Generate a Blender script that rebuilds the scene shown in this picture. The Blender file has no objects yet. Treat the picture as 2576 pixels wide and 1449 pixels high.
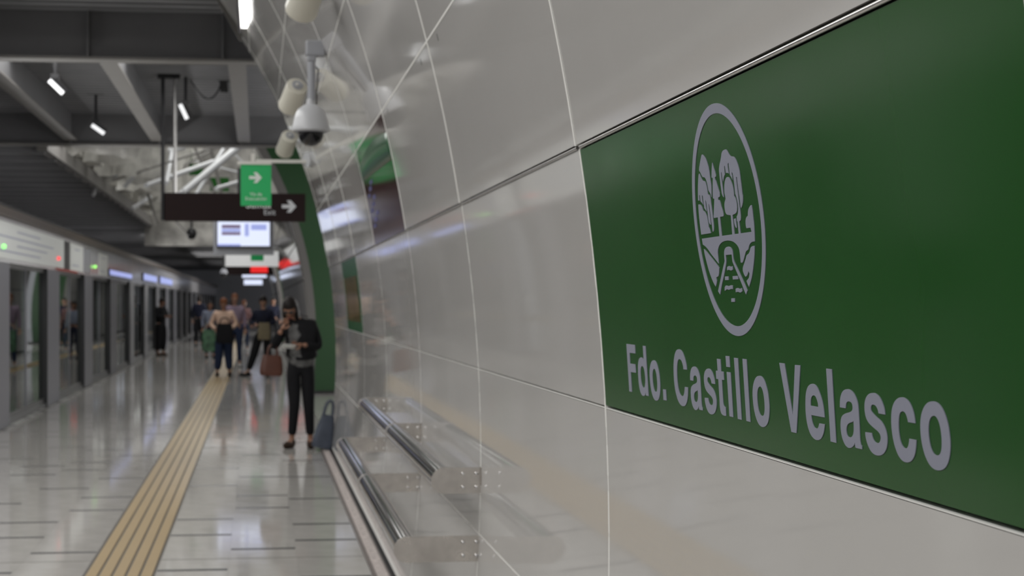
import bpy, bmesh, math, random
from mathutils import Vector, Matrix
from mathutils.geometry import tessellate_polygon
from math import sin, cos, pi, sqrt, atan
random.seed(7)
SC=bpy.context.scene
COL=SC.collection

# ------------------------------------------------------------------ camera
F_PX=4007.2; YAW=atan((1111.8-650.4)/F_PX); CT,ST=cos(YAW),sin(YAW)
cam=bpy.data.cameras.new('camera'); cam.sensor_width=36; cam.lens=36*F_PX/2576
cam.shift_x=(1288-1111.8)/2576; cam.shift_y=(760.1-724.5)/2576
cam.clip_start=.05; cam.clip_end=400
cam.dof.use_dof=True; cam.dof.focus_distance=2.62; cam.dof.aperture_fstop=8.2
camo=bpy.data.objects.new('camera',cam); COL.objects.link(camo)
camo.location=(0,0,1.6); camo.rotation_euler=(pi/2,0,-YAW); SC.camera=camo
SC.view_settings.view_transform='Standard'; SC.view_settings.look='None'
SC.view_settings.gamma=1; SC.view_settings.use_curve_mapping=False
SC.view_settings.exposure=0.0
# ------------------------------------------------------------------ world: even grey fill light added to brighten the hall
w=bpy.data.worlds.new('world'); SC.world=w; w.use_nodes=True
w.node_tree.nodes['Background'].inputs[0].default_value=(.75,.75,.8,1)
w.node_tree.nodes['Background'].inputs[1].default_value=.48
# ------------------------------------------------------------------ area lights, mostly unseen fills added to brighten
def area(name,loc,sx,sy,power,rot=(0,0,0),col=(1,.985,.965)):
    l=bpy.data.lights.new(name,'AREA'); l.shape='RECTANGLE'; l.size=sx; l.size_y=sy; l.energy=power; l.color=col
    o=bpy.data.objects.new(name,l); COL.objects.link(o); o.location=loc; o.rotation_euler=rot; return o
LAMP_Y=[15.55]
area('lamp_light',(-.13,15.55,4.405),.07,1.75,10)
for y in (-4.0,4.5,12.0): area('platform_fill',(-2.4,y,4.6),1.8,7.0,215)  # unseen soft fill added to brighten wall and floor
area('passage_fill',(3.45,22.8,2.3),9.0,3.6,210,(0,pi/2,0)).rotation_euler=(pi/2,0,pi/2)  # added fill hidden in the recess, brightens doors and floor
area('passage_fill',(3.45,57.5,2.3),9.0,3.6,330,(0,pi/2,0)).rotation_euler=(pi/2,0,pi/2)  # second added fill, hidden in the far recess
area('track_fill',(-6.2,12,4.6),1.5,24,160)  # unseen fill strip added over the tracks
for y,p in ((22,260),(34,260),(46,260),(58,260),(76,260),(98,260)): area('tunnel_fill',(-4.0,y,2.62),.3,12,p,(0,-1.15,0))  # added fill tucked behind the header, brightens what shows through the glass
area('bay_fill',(-3.4,19.7,4.75),5.6,2.4,190)  # added fill hidden behind the first beam
area('bay_fill',(-2.9,29.6,4.62),5.0,2.2,110)  # added fill hidden behind the second beam
area('bay_fill',(-1.8,61,4.1),5.0,8.0,170)  # added fill hidden behind the end wall of the well
area('bay_fill',(-1.8,82,4.1),3.0,9.0,200)  # another added fill, farther down the platform
area('atrium_light',(-1.0,42,9.2),3.5,22,900,col=(1,1,.97))

# ------------------------------------------------------------------ helpers
def at(x,y,Y):
    "world point seen at photo pixel (x,y), on the plane at tunnel distance Y"
    a=(x-1111.8)/F_PX; b=-(y-760.1)/F_PX
    dx=ST+a*CT; dy=CT-a*ST; t=Y/dy
    return Vector((dx*t,Y,1.6+b*t))
def flr(x,y):
    a=(x-1111.8)/F_PX; b=-(y-760.1)/F_PX; t=-1.6/b
    return Vector(((ST+a*CT)*t,(CT-a*ST)*t,0))
def tag(o,label=None,cat=None,group=None,kind=None):
    if label:o['label']=label
    if cat:o['category']=cat
    if group:o['group']=group
    if kind:o['kind']=kind
    return o
def empty(name,loc=(0,0,0),rz=0,**k):
    o=bpy.data.objects.new(name,None); COL.objects.link(o); o.location=loc; o.rotation_euler=(0,0,rz); o.empty_display_size=.1
    tag(o,**k); return o
def link(name,me,parent=None,loc=None,**k):
    o=bpy.data.objects.new(name,me); COL.objects.link(o)
    if parent is not None:o.parent=parent
    if loc is not None:o.location=loc
    tag(o,**k); return o
class MB:
    "collects vertices and faces, then links them as one mesh object"
    def __init__(s): s.v=[]; s.f=[]
    def add(s,vs,fs):
        n=len(s.v); s.v+= [tuple(v) for v in vs]; s.f+=[tuple(i+n for i in f) for f in fs]; return s
    def box(s,x0,x1,y0,y1,z0,z1):
        return s.add([(x0,y0,z0),(x1,y0,z0),(x1,y1,z0),(x0,y1,z0),(x0,y0,z1),(x1,y0,z1),(x1,y1,z1),(x0,y1,z1)],
            [(0,3,2,1),(4,5,6,7),(0,1,5,4),(1,2,6,5),(2,3,7,6),(3,0,4,7)])
    def tube(s,a,b,r0,r1=None,n=16,cap=True):
        a=Vector(a);b=Vector(b); r1=r0 if r1 is None else r1
        d=(b-a).normalized(); u=d.orthogonal().normalized(); v=d.cross(u)
        vs=[];m=n
        for c,r in((a,r0),(b,r1)):
            for i in range(n):
                t=2*pi*i/n; vs.append(c+u*cos(t)*r+v*sin(t)*r)
        fs=[(i,(i+1)%n,n+(i+1)%n,n+i) for i in range(n)]
        if cap: fs+=[tuple(range(n))[::-1],tuple(range(n,2*n))]
        return s.add(vs,fs)
    def path(s,pts,r,n=10):
        for a,b in zip(pts,pts[1:]): s.tube(a,b,r,n=n)
        return s
    def lathe(s,prof,c,n=24):
        vs=[];
        for r,z in prof:
            for i in range(n):
                t=2*pi*i/n; vs.append((c[0]+r*cos(t),c[1]+r*sin(t),c[2]+z))
        fs=[]
        for j in range(len(prof)-1):
            for i in range(n): fs.append((j*n+i,j*n+(i+1)%n,(j+1)*n+(i+1)%n,(j+1)*n+i))
        return s.add(vs,fs)
    def prism(s,pts,d):
        "planar outline (3-D points) pushed along vector d"
        d=Vector(d); n=len(pts); vs=[Vector(p) for p in pts]+[Vector(p)+d for p in pts]
        return s.add(vs,[tuple(range(n))[::-1],tuple(range(n,2*n))]+[(i,(i+1)%n,n+(i+1)%n,n+i) for i in range(n)])
    def mesh(s,name,mat,smooth=False):
        me=bpy.data.meshes.new(name); me.from_pydata(s.v,[],s.f); me.update()
        bm=bmesh.new(); bm.from_mesh(me); bmesh.ops.recalc_face_normals(bm,faces=bm.faces); bm.to_mesh(me); bm.free()
        if smooth:
            for p in me.polygons:p.use_smooth=True
            if smooth!='all':
                try: me.set_sharp_from_angle(angle=.7)
                except Exception: pass
        me.materials.append(mat); return me
    def build(s,name,mat,parent=None,smooth=False,loc=None,**k):
        return link(name,s.mesh(name,mat,smooth),parent,loc,**k)

# ------------------------------------------------------------------ materials
def mat(name,col,rough=.5,metal=0,spec=.5,noise=0,scale=8,emit=None,estr=0,bump=0,coat=0,rn=0,stretch=(1,1,1)):
    m=bpy.data.materials.new(name); m.use_nodes=True; nt=m.node_tree; b=nt.nodes['Principled BSDF']
    b.inputs['Base Color'].default_value=(*col,1); b.inputs['Roughness'].default_value=rough
    b.inputs['Metallic'].default_value=metal; b.inputs['Specular IOR Level'].default_value=spec
    if coat: b.inputs['Coat Weight'].default_value=coat; b.inputs['Coat Roughness'].default_value=.04
    if noise or bump or rn:
        tc=nt.nodes.new('ShaderNodeTexCoord'); mp=nt.nodes.new('ShaderNodeMapping'); mp.inputs['Scale'].default_value=stretch
        n=nt.nodes.new('ShaderNodeTexNoise'); n.inputs['Scale'].default_value=scale; n.inputs['Detail'].default_value=5
        nt.links.new(tc.outputs['Object'],mp.inputs[0]); nt.links.new(mp.outputs[0],n.inputs['Vector'])
        if noise:
            r=nt.nodes.new('ShaderNodeMapRange'); r.inputs[1].default_value=.25; r.inputs[2].default_value=.75
            r.inputs[3].default_value=1-noise; r.inputs[4].default_value=1+noise
            mx=nt.nodes.new('ShaderNodeVectorMath'); mx.operation='SCALE'; mx.inputs[0].default_value=col
            nt.links.new(n.outputs['Fac'],r.inputs[0]); nt.links.new(r.outputs[0],mx.inputs['Scale']); nt.links.new(mx.outputs[0],b.inputs['Base Color'])
        if rn:
            r=nt.nodes.new('ShaderNodeMapRange'); r.inputs[1].default_value=.3; r.inputs[2].default_value=.7
            r.inputs[3].default_value=rough*(1-rn); r.inputs[4].default_value=rough*(1+rn)
            nt.links.new(n.outputs['Fac'],r.inputs[0]); nt.links.new(r.outputs[0],b.inputs['Roughness'])
        if bump:
            bp=nt.nodes.new('ShaderNodeBump'); bp.inputs['Strength'].default_value=bump; bp.inputs['Distance'].default_value=.01
            nt.links.new(n.outputs['Fac'],bp.inputs['Height']); nt.links.new(bp.outputs[0],b.inputs['Normal'])
    if emit: b.inputs['Emission Color'].default_value=(*emit,1); b.inputs['Emission Strength'].default_value=estr
    return m
M={}
M['panel']=mat('white_glass_panel',(.50,.49,.475),.055,noise=.025,scale=1.3,rn=.35)
M['joint']=mat('joint_filler',(.80,.80,.77),.5)
M['backing']=mat('dark_backing',(.03,.03,.03),.7)
M['alu']=mat('aluminium',(.62,.61,.60),.28,1,noise=.1,scale=30)
M['chrome']=mat('polished_steel',(.72,.72,.73),.07,1)
M['brushed']=mat('brushed_steel',(.66,.625,.575),.22,1,noise=.12,scale=14,rn=.3)
M['green']=mat('sign_green',(.013,.076,.012),.16,spec=.2,noise=.06,scale=2,rn=.2)
M['letter']=mat('sign_lettering',(.25,.262,.33),.45)
M['maroon']=mat('maroon_glass',(.045,.010,.010),.10)
M['darkbrown']=mat('sign_brown',(.013,.006,.006),.5,spec=.15)
M['greenglass']=mat('green_glass',(.012,.09,.03),.25)
M['tile']=mat('terrazzo',(.47,.455,.43),.075,noise=.07,scale=5,rn=.4)
M['inlay']=mat('dark_inlay',(.075,.075,.075),.25)
M['tactile']=mat('tactile_yellow',(.37,.265,.125),.28,spec=.3,noise=.05,scale=1.2)
M['groove']=mat('groove_dark',(.05,.042,.032),.5)
M['under']=mat('floor_bed',(.16,.155,.145),.35)
M['steel']=mat('painted_steel',(.155,.148,.14),.45,noise=.06,scale=3)
M['steel2']=mat('painted_steel_dark',(.13,.13,.135),.5,noise=.08,scale=2)
M['deck']=mat('ceiling_deck',(.20,.20,.21),.6,noise=.1,scale=2)
M['black']=mat('black_matt',(.012,.012,.013),.6)
M['blackplastic']=mat('black_plastic',(.02,.02,.022),.3)
M['white']=mat('white_paint',(.62,.61,.57),.35)
M['ivory']=mat('ivory_plastic',(.62,.60,.52),.35,noise=.03)
M['grey']=mat('grey_plastic',(.33,.34,.37),.3)
M['lgrey']=mat('light_grey_plastic',(.50,.51,.53),.35)
M['evac']=mat('evac_green',(.008,.26,.075),.4,emit=(.008,.30,.08),estr=.25)
M['signwhite']=mat('sign_white',(.68,.70,.68),.4)
M['lamp']=mat('lamp_diffuser',(.9,.9,.9),.4,emit=(1,.98,.95),estr=3.0)
M['spot']=mat('spot_face',(.9,.9,.9),.4,emit=(.86,.88,.9),estr=.9)
M['screen']=mat('screen_light',(.05,.05,.06),.2,emit=(.43,.50,.98),estr=.75)
M['screenw']=mat('screen_white',(.05,.05,.06),.2,emit=(.74,.80,1),estr=1.05)
M['screend']=mat('screen_dark_rows',(.05,.05,.06),.2,emit=(.16,.10,.20),estr=.8)
M['red']=mat('red_sign',(.45,.01,.01),.4,emit=(.75,.01,.01),estr=.6)
M['print']=mat('pale_print',(.33,.34,.44),.4)
M['redpaint']=mat('red_paint',(.32,.05,.04),.4)
M['backlit']=mat('backlit_white',(.6,.6,.6),.4,emit=(.8,.8,.8),estr=.45)
M['archgreen']=mat('arch_green',(.012,.055,.014),.3)
M['archtrim']=mat('arch_trim',(.12,.115,.11),.4)
M['trackwall']=mat('track_wall',(.30,.31,.29),.5,noise=.3,scale=.6)
M['sheet']=mat('plastic_sheet',(.46,.45,.42),.25,noise=.3,scale=3)
M['atrium']=mat('atrium_plaster',(.33,.32,.30),.7,noise=.65,scale=1.6,bump=.4)
M['pillar']=mat('door_pillar_grey',(.16,.16,.18),.35)
M['header']=mat('header_panel_white',(.58,.57,.59),.15,noise=.08,scale=3)
M['sill']=mat('sill_grey',(.10,.10,.10),.3)
M['rail']=mat('bronze_rail',(.10,.075,.055),.35,.6)
M['drain']=mat('drain_metal',(.66,.60,.575),.3,.15,noise=.35,scale=30)
M['stone']=mat('kerb_stone',(.19,.165,.155),.35,noise=.2,scale=9)
M['poster']=mat('poster_gold',(.12,.10,.03),.12,noise=.9,scale=7,stretch=(1,1,.35))
M['panelblue']=mat('panel_blue',(.06,.06,.20),.3,noise=.4,scale=12)
M['edgegreen']=mat('glass_edge_green',(.05,.22,.13),.15)
def glassmat():
    m=bpy.data.materials.new('door_glass'); m.use_nodes=True; nt=m.node_tree; nt.nodes.clear()
    o=nt.nodes.new('ShaderNodeOutputMaterial'); mx=nt.nodes.new('ShaderNodeMixShader'); t=nt.nodes.new('ShaderNodeBsdfTransparent')
    g=nt.nodes.new('ShaderNodeBsdfGlossy'); g.inputs['Roughness'].default_value=.015; g.inputs['Color'].default_value=(.92,.95,.93,1)
    t.inputs['Color'].default_value=(.62,.68,.65,1); f=nt.nodes.new('ShaderNodeFresnel'); f.inputs['IOR'].default_value=2.5
    nt.links.new(f.outputs[0],mx.inputs[0]); nt.links.new(t.outputs[0],mx.inputs[1]); nt.links.new(g.outputs[0],mx.inputs[2]); nt.links.new(mx.outputs[0],o.inputs[0])
    return m
M['glass']=glassmat()
def domeglass():
    m=mat('smoked_dome',(.01,.01,.012),.04); return m
M['dome']=domeglass()

# ------------------------------------------------------------------ curved wall geometry
R=6.4877; XC=.869-R; ZC=.997
S0=.9882; SP=.6418      # arc position of the joint above the sign, row pitch
Y0=3.8347; YP=2.2693    # joint left of the sign, panel pitch
def wp(s,Y,off=0):
    a=s/R; return Vector((XC+(R-off)*cos(a),Y,ZC+(R-off)*sin(a)))
def slab(mb,s0,s1,y0,y1,o0,o1,n=6):
    "curved slab on the wall cylinder between offsets o0 (back) and o1 (front)"
    vs=[]
    for i in range(n+1):
        s=s0+(s1-s0)*i/n
        vs+=[wp(s,y0,o0),wp(s,y1,o0),wp(s,y1,o1),wp(s,y0,o1)]
    fs=[(0,1,2,3),(4*n+3,4*n+2,4*n+1,4*n)]
    for i in range(n):
        a=4*i
        for j in range(4): fs.append((a+j,a+(j+1)%4,a+4+(j+1)%4,a+4+j))
    return mb.add(vs,fs)
def smooth_outline(pts,ang=50):
    n=len(pts); out=[]
    P=[Vector((p[0],p[1])) for p in pts]
    def corner(i):
        a=(P[i]-P[i-1]); b=(P[(i+1)%n]-P[i])
        return a.length<1e-9 or b.length<1e-9 or a.angle(b)>math.radians(ang)
    C=[corner(i) for i in range(n)]
    for i in range(n):
        p1=P[i];p2=P[(i+1)%n]; out.append(p1)
        if C[i] and C[(i+1)%n]: continue
        p0=P[i-1] if not C[i] else p1-(p2-p1)*.5; p3=P[(i+2)%n] if not C[(i+1)%n] else p2+(p2-p1)*.5
        for t in (1/3,2/3):
            out.append(.5*((2*p1)+(p2-p0)*t+(2*p0-5*p1+4*p2-p3)*t*t+(3*p1-p0-3*p2+p3)*t*t*t))
    return out
def decal(mb,loops,ox,os,base,th=.0012):
    "raised vinyl shape on the curved wall: loops in metres (x to the reader's right, arc up)"
    polys=[[Vector((p[0],p[1],0)) for p in l] for l in loops]
    tri=tessellate_polygon(polys); flat=[p for l in polys for p in l]
    vs=[wp(os+p.y,ox-p.x,base+th) for p in flat]; m=len(flat)
    vs+=[wp(os+p.y,ox-p.x,base) for p in flat]
    fs=[tuple(t) for t in tri]; k=0
    for l in polys:
        n=len(l)
        fs+=[(k+i,k+(i+1)%n,m+k+(i+1)%n,m+k+i) for i in range(n)]; k+=n
    return mb.add(vs,fs)

# sign lettering and emblem outlines, in tenths of a millimetre on the panel
GLYPH={'F':[[[28,1116],[850,1113],[836,922],[276,922],[262,675],[762,676],[761,486],[261,482],[255,29],[0,28]]],
'd':[[[626,1116],[873,1115],[846,26],[607,24],[610,115],[572,63],[492,22],[391,2],[276,4],[157,47],[67,129],[14,254],[0,396],[18,556],[62,685],[134,775],[227,825],[332,848],[416,851],[521,836],[587,799],[606,756]],[[407,663],[335,640],[274,582],[245,502],[238,407],[251,313],[296,236],[375,193],[450,185],[533,210],[592,267],[636,363],[636,457],[617,550],[584,611],[512,652]]],
'.':[[[13,243],[250,247],[254,23],[0,20]]],
'C':[[[1036,739],[1023,827],[959,937],[849,1046],[709,1109],[529,1128],[360,1103],[222,1034],[114,922],[44,789],[7,628],[0,453],[38,295],[117,169],[243,61],[411,0],[589,-11],[742,14],[867,86],[958,190],[1010,306],[1030,388],[791,386],[760,320],[706,246],[638,203],[550,187],[447,203],[353,255],[292,338],[261,451],[256,581],[285,712],[328,814],[397,889],[471,923],[547,930],[654,912],[734,858],[773,789],[780,737]]],
'a':[[[24,541],[29,592],[60,675],[129,753],[229,802],[358,824],[481,817],[597,780],[680,718],[729,649],[743,571],[744,440],[739,308],[731,176],[738,91],[760,53],[785,42],[782,0],[554,0],[531,26],[524,72],[487,35],[429,4],[355,-18],[271,-28],[177,-12],[94,34],[32,104],[0,196],[2,291],[35,375],[106,428],[239,468],[387,494],[480,520],[518,556],[519,603],[493,634],[432,649],[372,649],[313,636],[275,607],[258,573],[245,541]],[[522,380],[470,360],[360,338],[276,305],[228,255],[219,200],[240,155],[290,132],[361,131],[428,150],[479,188],[505,236],[520,304]]],
's':[[[758,552],[743,633],[692,706],[609,776],[487,818],[375,824],[239,804],[130,755],[61,686],[34,612],[34,534],[68,459],[136,405],[229,367],[355,332],[464,302],[530,269],[552,226],[536,187],[499,156],[438,138],[357,142],[287,172],[248,220],[238,261],[0,254],[4,193],[39,118],[111,40],[218,-15],[347,-35],[478,-27],[611,10],[710,76],[763,156],[782,240],[760,319],[702,391],[601,453],[463,493],[340,536],[273,570],[264,608],[286,642],[329,660],[394,661],[457,646],[508,605],[531,553]]],
'c':[[[789,510],[779,590],[737,683],[649,768],[525,815],[393,822],[252,793],[134,730],[51,638],[10,523],[0,385],[25,250],[84,130],[176,34],[304,-22],[452,-29],[589,6],[696,83],[758,191],[787,293],[567,292],[543,233],[503,180],[443,154],[375,157],[305,193],[261,257],[240,354],[244,453],[272,554],[321,613],[391,638],[459,634],[513,602],[546,549],[562,508]]],
'o':[[[426,829],[285,804],[164,743],[63,642],[10,519],[0,387],[23,257],[84,132],[181,35],[311,-23],[473,-33],[638,5],[754,80],[829,191],[868,320],[866,446],[838,570],[776,680],[685,771],[560,821]],[[424,647],[343,620],[281,557],[250,466],[248,360],[274,256],[327,190],[391,158],[466,154],[542,175],[595,233],[621,322],[624,426],[602,528],[559,601],[496,643]]],
'e':[[[819,344],[810,465],[766,588],[679,702],[567,794],[426,827],[281,811],[156,758],[66,660],[20,527],[0,382],[17,246],[70,128],[176,28],[329,-23],[481,-24],[622,16],[725,95],[783,183],[808,241],[573,237],[547,200],[500,161],[430,149],[352,161],[288,209],[255,271],[243,341]],[[250,485],[259,557],[294,609],[352,641],[419,652],[488,639],[549,581],[574,527],[574,484]]],
'l':[[[18,1086],[249,1085],[229,0],[0,2]]],
'V':[[[0,1090],[257,1089],[490,278],[754,1086],[1005,1089],[609,2],[370,1]]],
'i':[[[8,1103],[239,1103],[232,906],[6,907]],[[5,813],[240,814],[225,12],[0,13]]],
't':[[[129,1031],[360,1029],[349,809],[494,807],[493,657],[352,655],[344,308],[357,204],[414,166],[479,160],[477,5],[358,-1],[229,13],[150,60],[115,150],[119,294],[130,654],[0,656],[9,807],[127,808]]],
}
EMB=[[[-911,1244],[-858,1231],[-772,1190],[-703,1136],[-659,1073],[-613,992],[-596,914],[-594,825],[-592,736],[-582,652],[-602,577],[-655,450],[-665,465],[-681,499],[-726,541],[-791,581],[-801,644],[-820,717],[-854,774],[-899,813],[-963,835],[-1044,844],[-1093,876],[-1154,930],[-1227,981],[-1208,1013],[-1139,1079],[-1051,1156],[-953,1231]],[[-1256,926],[-1213,894],[-1154,835],[-1090,788],[-1044,771],[-973,764],[-914,732],[-883,682],[-865,627],[-862,561],[-850,515],[-784,499],[-745,470],[-726,415],[-722,325],[-715,266],[-713,170],[-713,75],[-711,-8],[-719,-91],[-751,-149],[-808,-169],[-831,-145],[-829,-86],[-833,-20],[-837,64],[-840,160],[-841,261],[-844,324],[-877,350],[-891,300],[-891,228],[-889,168],[-886,96],[-883,25],[-892,-35],[-934,-27],[-984,6],[-1006,67],[-1006,151],[-1007,235],[-1009,319],[-1020,392],[-1060,428],[-1070,389],[-1071,311],[-1059,262],[-1068,214],[-1118,247],[-1190,288],[-1190,354],[-1191,427],[-1188,511],[-1239,527],[-1255,467],[-1251,413],[-1248,352],[-1302,392],[-1376,421],[-1368,475],[-1370,536],[-1419,536],[-1427,479],[-1432,439],[-1531,446],[-1494,544],[-1444,663],[-1378,780],[-1298,895]],[[-1543,373],[-1453,365],[-1377,342],[-1318,302],[-1279,242],[-1202,222],[-1134,182],[-1075,119],[-1060,52],[-1044,-15],[-1045,-69],[-991,-120],[-950,-185],[-1579,-186],[-1585,-92],[-1593,24],[-1583,183],[-1565,304]],[[-358,1048],[-331,1009],[-292,935],[-249,873],[-225,813],[-235,790],[-309,781],[-298,737],[-254,698],[-173,558],[-131,491],[-145,429],[-257,417],[-264,374],[-203,366],[-156,322],[-123,245],[-69,166],[-51,102],[-72,75],[-282,74],[-290,-278],[-440,-278],[-409,74],[-601,73],[-648,75],[-660,96],[-623,165],[-548,303],[-489,411],[-570,422],[-556,481],[-536,538],[-487,657],[-430,779],[-488,787],[-498,811],[-444,913],[-388,1002]],[[505,1201],[562,1190],[611,1162],[671,1111],[735,1071],[806,1049],[884,1042],[963,1017],[1032,968],[1084,903],[1124,833],[1145,765],[1148,699],[1148,602],[1152,512],[1149,380],[1162,359],[1141,289],[1103,231],[1048,186],[992,156],[972,178],[974,251],[974,354],[966,410],[961,526],[962,629],[966,686],[918,692],[913,639],[909,518],[911,396],[911,267],[913,194],[925,121],[923,24],[891,-41],[829,-60],[800,-60],[804,-281],[698,-276],[714,-60],[684,-49],[690,6],[685,24],[765,63],[813,121],[837,187],[844,247],[828,309],[793,372],[760,417],[760,418],[766,510],[769,619],[766,711],[756,761],[715,798],[693,754],[705,710],[699,655],[661,701],[590,750],[592,829],[593,903],[607,960],[545,950],[526,890],[531,828],[535,779],[477,797],[376,803],[376,841],[372,891],[364,936],[318,920],[310,853],[306,785],[241,753],[155,672],[142,717],[137,780],[137,845],[94,827],[83,753],[86,659],[87,559],[88,483],[82,399],[41,418],[-4,465],[-12,522],[-16,616],[-14,723],[-9,835],[9,903],[74,979],[153,1041],[223,1103],[279,1160],[366,1192]],[[448,727],[514,713],[578,671],[635,611],[673,553],[691,472],[681,381],[740,339],[770,288],[781,227],[762,161],[724,114],[654,87],[549,75],[460,66],[466,-278],[329,-276],[367,68],[254,79],[145,94],[84,126],[62,177],[64,246],[89,301],[149,347],[182,366],[171,426],[160,479],[186,570],[239,647],[314,704],[385,726]],[[520,-4],[623,3],[626,-71],[628,-132],[615,-168],[560,-141],[523,-78]],[[1566,173],[1577,142],[1585,58],[1584,-48],[1585,-143],[1566,-260],[1551,-349],[1527,-431],[1368,-434],[1253,-463],[1187,-502],[1131,-550],[1001,-579],[931,-627],[839,-700],[746,-761],[642,-760],[647,-661],[640,-559],[605,-498],[501,-439],[335,-390],[144,-365],[-55,-357],[-294,-370],[-489,-416],[-604,-482],[-650,-552],[-654,-667],[-661,-749],[-850,-662],[-1063,-566],[-1248,-469],[-1414,-405],[-1546,-372],[-1569,-262],[-729,-261],[1414,-265],[1382,-195],[1162,-195],[1144,-163],[1144,-109],[1169,-50],[1227,-11],[1312,11],[1326,49],[1364,101],[1437,144],[1522,172]],[[-1513,-456],[-1384,-497],[-1193,-580],[-951,-686],[-739,-781],[-664,-827],[-694,-897],[-757,-967],[-908,-992],[-887,-1055],[-926,-1108],[-995,-1161],[-1116,-1078],[-1235,-968],[-1345,-830],[-1423,-692],[-1488,-562]],[[1494,-502],[1371,-504],[1270,-530],[1215,-577],[1134,-621],[1019,-646],[946,-703],[842,-776],[736,-849],[717,-908],[766,-968],[835,-1010],[923,-987],[989,-947],[1026,-914],[1071,-957],[1019,-1023],[942,-1055],[867,-1079],[916,-1138],[970,-1183],[1073,-1107],[1182,-1009],[1268,-902],[1362,-772],[1437,-642]],[[23,-465],[132,-481],[206,-514],[246,-563],[248,-640],[259,-709],[318,-771],[451,-877],[603,-1007],[733,-1119],[863,-1243],[762,-1310],[694,-1246],[549,-1092],[399,-953],[270,-830],[174,-733],[174,-608],[-187,-607],[-195,-732],[-320,-869],[-452,-999],[-599,-1129],[-761,-1306],[-872,-1243],[-728,-1110],[-577,-970],[-426,-832],[-282,-712],[-275,-607],[-254,-547],[-192,-496],[-95,-471]],[[-172,-820],[-65,-805],[31,-820],[149,-810],[149,-870],[37,-887],[-87,-870],[-192,-879]],[[-359,-985],[-145,-986],[-160,-1050],[-374,-1050]],[[97,-986],[394,-984],[411,-1044],[95,-1045]],[[-435,-1175],[-352,-1145],[-210,-1160],[-75,-1144],[47,-1152],[39,-1212],[-81,-1209],[-201,-1224],[-314,-1212],[-456,-1241]],[[206,-1208],[308,-1196],[429,-1210],[572,-1196],[574,-1253],[451,-1276],[330,-1262],[192,-1270]],[[-103,-1375],[104,-1373],[87,-1437],[-122,-1438]]]
# ================================================================== right wall
wall=empty('wall_right',kind='structure')
GAPH=.005
def rowmesh(k,w):
    mb=MB(); g0=.004 if k!=1 else .006; g1=.004 if k!=0 else .006
    off=.022 if k>=1 else .015
    s0=S0+(k-1)*SP+g0; s1=S0+k*SP-g1
    slab(mb,s0,s1,-w+GAPH,-GAPH,0,off,6); return mb.mesh('wall_panel',M['panel'],True)
# rows are numbered by their upper joint; row 0 holds the station sign
ROWS=list(range(-2,6)); meshes={k:rowmesh(k,YP) for k in ROWS}
stub={k:rowmesh(k,.30) for k in ROWS}
special={(0,0),(1,3),(0,5)}
for k in ROWS:
    for i in range(-3,7):
        if (k,i) in special: continue
        link('wall_panel',meshes[k],wall,(0,Y0+i*YP,0))
    link('wall_panel',stub[k],wall,(0,Y0+6*YP+.30,0))
WEND=Y0+6*YP+.30; WBEG=Y0-4*YP
mb=MB(); slab(mb,-1.03,S0+5*SP,WBEG,WEND,-.12,-.02,40); mb.build('wall_backing',M['backing'],wall,True)
mb=MB(); slab(mb,-.985,S0-3*SP-.006,WBEG,WEND,-.02,.004,2); mb.build('skirting',M['joint'],wall)
for i in range(-3,7):
    mb=MB(); slab(mb,-.93,S0-.004,Y0+i*YP-.007,Y0+i*YP+.007,-.02,.0150,16); slab(mb,S0+.004,S0+5*SP,Y0+i*YP-.007,Y0+i*YP+.007,-.02,.0238,28)
    mb.build('vertical_joint',M['joint'],wall,True)
for k in (-2,-1,1,2,3,4):
    mb=MB(); s=S0+k*SP
    o=.0135 if k==-2 else .002 if k==-1 else .0205
    if k==-1:
        slab(mb,s-.0028,s-.0010,WBEG,WEND,-.02,.0150,1)
    else: slab(mb,s-.0035,s+.0035,WBEG,WEND,-.02,o+.003 if k>0 else o,1)
    mb.build('horizontal_joint',M['joint'],wall)
# metal profile along the joint above the sign
mb=MB()
for i in range(-3,7):
    ya=Y0+(i-1)*YP+.012; yb=Y0+i*YP-.02
    a=wp(S0-.001,ya,.0165); b=wp(S0-.001,yb,.0165); mb.tube(a,b,.0042,n=10)
mb.build('metal_profile',M['alu'],wall,True)
# dark fixing slots under the next joint
mb=MB()
for i in range(0,7):
    for d in (-.3,.3):
        o=MB(); slab(o,1.582,1.608,Y0+i*YP+d-.007,Y0+i*YP+d+.007,.0215,.0228,1); o.build('fixing_slot',M['black'],wall)

# station name sign --------------------------------------------------
sign=empty('station_sign',(0,0,0),label='large green glossy wall sign reading Fdo. Castillo Velasco under a round tree and canal emblem',cat='sign')
mb=MB(); slab(mb,S0-SP+.006,S0-.008,Y0-YP+GAPH,Y0-.008,0,.015,10); mb.build('sign_panel',M['green'],sign,True)
TEXT=[('F',3.5621),('d',3.4660),('o',3.3605),('.',3.2539),('C',3.1571),('a',3.0364),('s',2.9393),('t',2.8530),('i',2.7844),('l',2.7348),('l',2.6851),('o',2.6402),
 ('V',2.4870),('e',2.3767),('l',2.2753),('a',2.2300),('s',2.1359),('c',2.0407),('o',1.9469)]
for ch,y in TEXT:
    loops=[[(a/1e4,b/1e4) for a,b in l] for l in GLYPH[ch]]
    loops=[smooth_outline(l) for l in loops]
    mb=MB()
    if ch=='i':
        for l in loops: decal(mb,[l],y,.398,.015)
    else: decal(mb,loops,y,.398,.015)
    mb.build('letter',M['letter'],sign)
em=MB()
ro,ri=.2037,.1865; N=96
out=[(ro*cos(2*pi*i/N),ro*sin(2*pi*i/N)) for i in range(N)]
inn=[(ri*cos(2*pi*i/N),ri*sin(2*pi*i/N)) for i in range(N)]
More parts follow.
